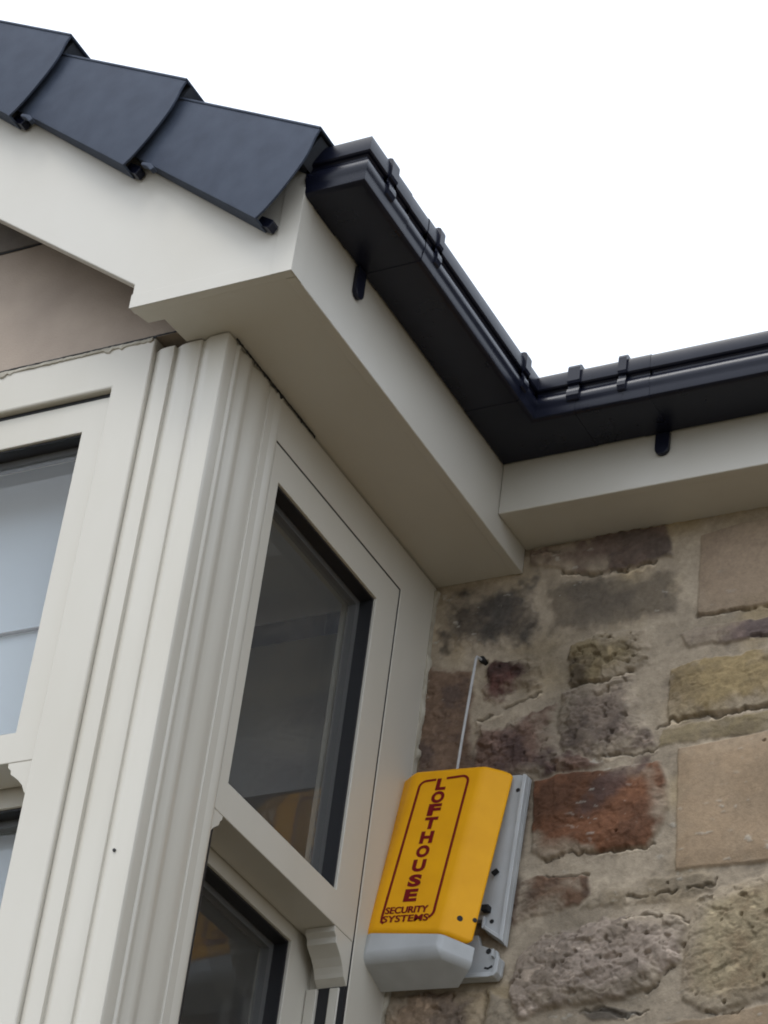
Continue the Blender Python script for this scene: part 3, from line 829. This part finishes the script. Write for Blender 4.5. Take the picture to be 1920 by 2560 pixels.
# ------------------------------------------------------------------ gutters
ZT = 4.6245
PROF = [(.0022, -.052), (.0022, -.0895), (.0050, -.0920), (.0070, -.0920), (.1005, -.0920), (.1030, -.0920), (.1075, -.0908), (.1105, -.0880), (.1115, -.0840), (.1118, -.0760), (.1130, -.0700),
        (.1152, -.0655), (.1158, -.0595), (.1150, -.0530), (.1125, -.0475), (.1085, -.0440), (.1065, -.0405), (.1068, -.0360), (.1090, -.0335), (.1135, -.0325),
        (.1160, -.0300), (.1168, -.0240), (.1166, -.0080), (.1155, -.0025), (.1130, 0.0), (.1085, -.0003), (.1060, -.0030), (.1052, -.0280), (.1035, -.0390), (.1050, -.0450), (.1090, -.0530), (.1120, -.0600), (.1110, -.0640), (.1090, -.0700), (.1080, -.0830), (.1050, -.0875), (.1000, -.0890), (.0052, -.0890), (.0052, -.052)]
def sweep(name, mat, parent, prof, paths, smooth=True):
    """paths(d) -> list of plan points for offset d"""
    bm = bmesh.new()
    n = len(paths(prof[0][0])); rows = [[bm.verts.new((*paths(d)[k], ZT + z)) for d, z in prof] for k in range(n)]
    for a, b in zip(rows, rows[1:]):
        for i in range(len(prof)):
            j = (i + 1) % len(prof)
            bm.faces.new((a[i], a[j], b[j], b[i]))
    bm.faces.new(rows[0]); bm.faces.new(rows[-1][::-1])
    bmesh.ops.triangulate(bm, faces=[f for f in bm.faces if len(f.verts) > 4])
    return link_mesh(name, bm_mesh(bm), mat, parent, smooth=smooth, angle=30)
def off(prof, e):
    """profile pushed outwards by e (approximate: away from the trough's centre)"""
    out = []
    P = [Vector((a, b)) for a, b in prof]
    n = len(P)
    for i in range(n):
        t = (P[(i + 1) % n] - P[i - 1])
        nn = Vector((-t.y, t.x)).normalized() if t.length > 0 else Vector((0, 0))
        out.append(tuple(P[i] - nn * -e))
    return out
Y0 = -.9144 + .115
gb = thing('gutter', 'black gutter along the side eaves of the bay, from verge cap to inside corner', 'gutter', (XF, Y0, ZT))
sweep('trough', M['gutter'], gb, PROF, lambda d: [(XF + .0005, Y0 - d), (XF + d, Y0 - d), (XF + d, YM - d)])
gh = thing('gutter', 'black gutter along the main roof eaves above the stone wall', 'gutter', (XF, YM, ZT))
sweep('trough', M['gutter'], gh, PROF, lambda d: [(XF + d + .0006, YM - d - .0002), (4.0, YM - d - .0002)])

# jointing sleeves: same section a little larger, lying over the trough
PO = [(a + .0010 if a > .05 else a, b - .0008 if b < -.086 else (b + .0010 if b > -.01 else b)) for a, b in PROF if True]
PO = [(a if a > .004 else .0010, b) for a, b in PO]
def sleeve(name, parent, paths): return sweep(name, M['gutter'], parent, PO, paths)
sleeve('corner_joint', gb, lambda d: [(XF + .001, Y0 - d), (XF + d, Y0 - d), (XF + d, -.7650)])
sleeve('union_joint', gb, lambda d: [(XF + d, -.6990), (XF + d, -.6520)])
ij = thing('gutter_corner', 'black inside corner piece joining the two gutters where the bay meets the main roof', 'gutter joint', (XF, YM, ZT))
sleeve('angle_trough', ij, lambda d: [(XF + d, -.2960), (XF + d, YM - d), (.3640, YM - d)])
sleeve('union_joint', gh, lambda d: [(.4580, YM - d), (.5080, YM - d)])
# clip straps hooked over the front lip
CL = [(.100, .0085), (.1150, .0090), (.1200, .0065), (.1222, .0010), (.1222, -.0280), (.1200, -.0330), (.1140, -.0350), (.1140, -.0410), (.1190, -.0450), (.1212, -.0520), (.1215, -.0600), (.1180, -.0680), (.1150, -.0700), (.1150, -.0300), (.1100, -.002), (.100, .0015)]
def clip(parent, p0, p1):
    sweep('lip_clip', M['gutter'], parent, CL, lambda d: [p0(d), p1(d)], smooth=False)
for y0, y1 in ((-.8480, -.8240), (-.6640, -.6480)):
    clip(gb, lambda d, y0=y0: (XF + d, y0), lambda d, y1=y1: (XF + d, y1))
clip(ij, lambda d: (XF + d, -.3060), lambda d: (XF + d, -.2860))
clip(ij, lambda d: (.3500, YM - d), lambda d: (.3740, YM - d))
clip(gh, lambda d: (.4480, YM - d), lambda d: (.4640, YM - d))
# fascia brackets: a rounded tail below the gutter and an arm under it
def bracket(parent, along, at, fascia, zbot):
    w = .0135
    tail = [(-w, 0.06)] + [(-w, 0.0)] + [(w * math.cos(t), w * math.sin(t)) for t in np.linspace(math.pi, 2 * math.pi, 9)[1:-1]] + [(w, 0.0), (w, .06)]
    tail = [(at + a, zbot + w + b) for a, b in tail]
    top = ZT - .0945
    tail = [(a, min(b, top)) for a, b in tail]
    bm = bmesh.new()
    arm = [(at - .016, .002), (at + .016, .002), (at + .014, .113), (at - .014, .113)]
    if along == 'y':
        add_prism(bm, tail, 'x', fascia + .0006, fascia + .0095)
    else:
        add_prism(bm, tail, 'y', fascia - .0095, fascia - .0006)
    link_mesh('fascia_bracket', bm_mesh(bm), M['gutter'], parent, .0012)
bracket(gb, 'y', -.711, XF, 4.4690)
bracket(gh, 'x', .4925, YM, 4.4830)
bracket(gh, 'x', 1.45, YM, 4.4790)

# ------------------------------------------------------------------ alarm bell box (local axes: u right, w out of the wall, v up; leans 3.4 degrees)
ab = thing('alarm_box', 'yellow burglar alarm box with a grey base and dark red lettering on the stone wall', 'alarm box', (.09, 0, 3.56))
TILT = math.radians(3.4)
ab.rotation_euler = (0, TILT, 0)
def loc_obj(name, me, mat, bevel=0, seg=2, smooth=False, parent=None, angle=40):
    me.transform(Matrix.Identity(4))
    o = link_mesh(name, me, mat, None, bevel, seg, smooth, angle)
    o.parent = parent or ab
    return o
L3 = lambda u, v, w: (u, -w, v)
# plane of the front face and of the cover's rear edge (both lean outwards at the bottom)
fw_ = lambda v: .055 + (.3830 - v) * .1342
bw_ = lambda v: .020 + (.3830 - v) * .1200
def hull_sections(rows, cap0=True, cap1=True, mat=None):
    bm = bmesh.new(); R = []
    for row in rows: R.append([bm.verts.new(L3(*p)) for p in row])
    for a, b in zip(R, R[1:]):
        for i in range(len(a)):
            j = (i + 1) % len(a)
            bm.faces.new((a[i], a[j], b[j], b[i]))
    if cap0: bm.faces.new(R[0])
    if cap1: bm.faces.new(R[-1][::-1])
    return bm_mesh(bm)
def section(v, fl, fr_, bl_, br, dv_front=0.0, inset=0.0):
    f, b = fw_(v) - inset * .6, bw_(v)
    return [(bl_ + inset, v, b), (fl + inset * .7, v + dv_front, f), (fr_ - inset * .7, v + dv_front, f), (br - inset, v, b)]
VB, VT = .0470, .3850
lerp = lambda a, b, t: a + (b - a) * t
def sec_at(v, inset=0, drop=0):
    t = (v - VB) / (VT - VB)
    q = .0150 * max(0, 1 - t * 6)                               # the lower edge of the flanks drops towards the wall
    s_ = section(v, lerp(-.0905, -.0828, t), lerp(.0512, .0538, t), lerp(-.134, -.130, t), lerp(.0960, .1015, t), drop, inset)
    fl = max(0, 1 - t * 6)
    s_[1] = (s_[1][0], s_[1][1] + .003 * fl, s_[1][2]); s_[2] = (s_[2][0], s_[2][1] - .006 * fl, s_[2][2])
    return [(s_[0][0], s_[0][1] - q, s_[0][2] + q * .12), s_[1], s_[2], (s_[3][0], s_[3][1] - q, s_[3][2] + q * .12)]
cover = loc_obj('yellow_cover', hull_sections([sec_at(VB), sec_at(.30), sec_at(VT, 0.0, .001)]), M['yellow'], .0115, 5, True, angle=20)
# grey base below the cover: full width under the yellow, its underside sloping down towards the wall
t4 = sec_at(VB)
f_, b_ = fw_(VB) - .0010, bw_(VB)
dn = lambda p, du, w: (p[0] + du, p[1] - .0006, w)
topq = [dn(t4[0], .001, b_), dn(t4[1], .001, f_), dn(t4[2], -.001, f_), dn(t4[3], -.001, b_)]
mid_l, mid_r = (-.0915, .0000, f_ + .0030), (.0490, .0060, f_ + .0024)
low_r, low_l = (.0600, -.0245, .030), (-.0930, -.0250, .027)
bm = bmesh.new()
sid_r, sid_l = (.0925, -.0010, .057), (-.1220, -.0030, .057)
V_ = [bm.verts.new(L3(*p)) for p in topq + [mid_l, mid_r, low_r, low_l, sid_r, sid_l]]
for f in ((0, 1, 2, 3), (1, 2, 5, 4), (4, 5, 6, 7), (0, 1, 4, 9), (2, 3, 8, 5), (0, 9, 7), (3, 6, 8), (5, 8, 6), (4, 7, 9), (0, 7, 6, 3)):
    bm.faces.new([V_[i] for i in f])
wl_ = bm.edges.layers.float.new('bevel_weight_edge')
for e in bm.edges:
    ids = {V_.index(v) for v in e.verts}
    e[wl_] = {(4, 5): .85, (1, 4): .4, (2, 5): .4, (4, 9): .5, (5, 8): .5}.get(tuple(sorted(ids)), 0.0)
base = loc_obj('grey_base', bm_mesh(bm), M['greyp'], .020, 6, True, angle=20)
base.modifiers['bevel'].limit_method = 'WEIGHT'
# backplate on the wall with raised rim, and the lower fixing tab
bp = [(-.150, .381), (.104, .382), (.1228, .3755), (.1258, .056), (.0850, .0830), (.0800, .105), (-.150, .105)]
bm = bmesh.new()
add_prism(bm, [(a, b) for a, b in bp], 'y', -.016, -.004)
plate = loc_obj('back_plate', bm_mesh(bm), M['greyp'], .0015, 2)
bm = bmesh.new()
add_prism(bm, [(.1150, .377), (.1226, .3748), (.1256, .0575), (.1180, .0630)], 'y', -.0265, -.0162)
add_prism(bm, [(.0845, .0915), (.0860, .0838), (.1180, .0632), (.1178, .0715)], 'y', -.0245, -.0162)
add_prism(bm, [(.0800, .1070), (.0843, .1085), (.0850, .0845), (.0808, .0865)], 'y', -.0245, -.0162)
loc_obj('rim', bm_mesh(bm), M['greyp'], .0012, 2, parent=plate)
bm = bmesh.new()
add_prism(bm, [(.01, .080), (.0720, .0790), (.0790, .0600), (.1120, .0480), (.1160, .0350), (.1255, .0300), (.1250, .0020), (.1190, -.0050), (.01, -.0058)], 'y', -.013, -.003)
tab = loc_obj('fixing_tab', bm_mesh(bm), M['greyp'], .0018, 2)
bm = bmesh.new()
add_prism(bm, [(.1178, .0320), (.1250, .0300), (.1245, .0025), (.1188, -.0042), (.1120, -.0046), (.1170, .0040)], 'y', -.0270, -.0132)
add_prism(bm, [(.03, .0030), (.1168, .0040), (.1120, -.0046), (.03, -.0054)], 'y', -.0250, -.0132)
add_prism(bm, [(.1060, .0460), (.1105, .0475), (.1110, .0330), (.1070, .0330)], 'y', -.0240, -.0132)
loc_obj('rim', bm_mesh(bm), M['greyp'], .0012, 2, parent=tab)
def disc(bm, c, nrm, r, t=.0016, n=12):
    c = Vector(c); nrm = Vector(nrm).normalized()
    add_tube(bm, [c - nrm * t, c + nrm * .0006], r, n)
bm = bmesh.new()
disc(bm, L3(.0950, .1010, .0162), (0, -1, 0), .0040)
loc_obj('screw_hole', bm_mesh(bm), M['dark'], parent=plate)
bm = bmesh.new(); disc(bm, L3(.1050, .3510, .0162), (0, -1, 0), .0040)
loc_obj('screw_hole', bm_mesh(bm), M['dark'], parent=plate)
bm = bmesh.new(); disc(bm, L3(.0965, .0475, .0132), (0, -1, 0), .0050)
loc_obj('screw_hole', bm_mesh(bm), M['dark'], parent=tab)
bm = bmesh.new(); add_prism(bm, [(.0925, .0160), (.1005, .0140), (.1085, .0180), (.1070, .0220), (.1000, .0175), (.0940, .0190)], 'y', -.0138, -.012)
loc_obj('slot', bm_mesh(bm), M['dark'], parent=tab)
bm = bmesh.new()
add_box(bm, .078, .0905, -.030, -.0165, .117, .127)
loc_obj('latch', bm_mesh(bm), M['dark'], parent=plate)
bm = bmesh.new()
add_prism(bm, [(.0860, .186), (.0950, .193), (.0935, .1955), (.0850, .189)], 'y', -.028, -.0165)
loc_obj('hook', bm_mesh(bm), M['dark'], parent=plate)
# two small screws on the right flank of the cover
s0 = sec_at(.08)
pf = Vector(L3(*s0[2])); pb = Vector(L3(*s0[3]))
fl_n = (pb - pf).cross(Vector((0, 0, 1))).normalized()
if fl_n.x < 0: fl_n = -fl_n
for t, dv, r in ((.40, .0005, .0052), (.83, .006, .0040)):
    bm = bmesh.new(); disc(bm, pf.lerp(pb, t) + Vector((0, 0, dv)), fl_n, r)
    loc_obj('cover_screw', bm_mesh(bm), M['dark'], parent=cover)

# printed lettering on the front face (stacked word, border, two small words)
tiltx = math.atan(.1342)
def face_pt(u, v, lift=.0007): return Vector((u, -(fw_(v) + lift), v))
def text_mesh(txt, width, height, cu, cv, bold=.0, lift=.0007):
    c = bpy.data.curves.new('t', 'FONT'); c.body = txt; c.size = 1.0; c.offset = bold
    c.align_x = 'LEFT'; c.resolution_u = 4
    o = bpy.data.objects.new('t', c); COL.objects.link(o)
    dg = bpy.context.evaluated_depsgraph_get(); dg.update()
    me = bpy.data.meshes.new_from_object(o.evaluated_get(dg))
    bpy.data.objects.remove(o); bpy.data.curves.remove(c)
    xs_ = [v.co.x for v in me.vertices]; ys_ = [v.co.y for v in me.vertices]
    x0, x1, y0, y1 = min(xs_), max(xs_), min(ys_), max(ys_)
    bm = bmesh.new(); bm.from_mesh(me); bpy.data.meshes.remove(me)
    for v in bm.verts:
        u = cu + ((v.co.x - x0) / max(x1 - x0, 1e-6) - .5) * width
        w = cv + ((v.co.y - y0) / max(y1 - y0, 1e-6) - .5) * height
        v.co = face_pt(u, w, lift)
    return bm
def join(bms):
    tot = bmesh.new()
    for b in bms:
        t = bpy.data.meshes.new('tmp'); b.to_mesh(t); b.free(); tot.from_mesh(t); bpy.data.meshes.remove(t)
    return bm_mesh(tot)
word = 'LOFTHOUSE'
cvs = [.3500, .3225, .2960, .2680, .2385, .2095, .1805, .1500, .1205]
letters = [text_mesh(ch, .0252 if ch not in 'L' else .020, .0252, -.0225 - .0004 * i, cv, .055) for i, (ch, cv) in enumerate(zip(word, cvs))]
loc_obj('lettering', join(letters), M['print'], parent=cover)
small = []
for k, (du, dv) in enumerate(((0, 0), (.0007, .0003), (-.0006, .0005))):          # heavy print: three passes, each a hair above the last
    small += [text_mesh('SECURITY', .080, .0132, -.0262 + du, .0912 + dv, .01, .0007 + .00012 * k), text_mesh('SYSTEMS', .086, .0132, -.0245 + du, .0742 + dv, .005, .0007 + .00012 * k)]
loc_obj('small_lettering', join(small), M['print'], parent=cover)
# rounded border, open at the top behind the L and along the bottom words
def border():
    c = dict(tl=(-.0655, .3590), tr=(.0285, .3640), br=(.0265, .0755), bl=(-.0705, .0700))
    R_ = .013
    def arc(cx, cv_, a0, a1): return [(cx + R_ * math.cos(t), cv_ + R_ * math.sin(t)) for t in np.linspace(a0, a1, 8)]
    segs = []
    segs.append([(-.0350, .3608)] + arc(c['tl'][0] + R_, c['tl'][1] - R_ + .0006, math.pi / 2, math.pi) + [(c['bl'][0], .080), (c['bl'][0] + .001, .0700), (c['bl'][0] + .006, .0665)])
    segs.append([(-.0150, .3618)] + arc(c['tr'][0] - R_, c['tr'][1] - R_, math.pi / 2, 0) + arc(c['br'][0] - R_, c['br'][1] + R_ - .002, 0, -math.pi / 2 + .4))
    bm = bmesh.new(); hw = .0024
    for pts in segs:
        prev = None
        for i, p in enumerate(pts):
            a = Vector(pts[max(i - 1, 0)]); b = Vector(pts[min(i + 1, len(pts) - 1)])
            t = (b - a).normalized(); n_ = Vector((-t.y, t.x)) * hw
            q = (bm.verts.new(face_pt(p[0] + n_.x, p[1] + n_.y, .0006)), bm.verts.new(face_pt(p[0] - n_.x, p[1] - n_.y, .0006)))
            if prev: bm.faces.new((prev[0], prev[1], q[1], q[0]))
            prev = q
    return bm_mesh(bm)
loc_obj('printed_border', border(), M['print'], parent=cover)

# ------------------------------------------------------------------ cable from the wall hole to the top of the alarm box
cb = []
for t in np.linspace(0, 1, 14):
    z = 4.187 + (3.900 - 4.187) * t
    x = .1090 + (.0960 - .1090) * t + .0016 * math.sin(t * 4.2)
    cb.append((x, -.0235 + .006 * math.sin(t * 3.1) * -1, z))
cb = [(.1120, .010, 4.1945), (.1112, -.012, 4.1930), (.1098, -.0225, 4.1905)] + cb
bm = bmesh.new(); add_tube(bm, cb, .0026, 8)
tag(link_mesh('cable', bm_mesh(bm), M['cable'], smooth=True), 'thin pale grey cable on the stone wall above the yellow alarm box', 'cable')
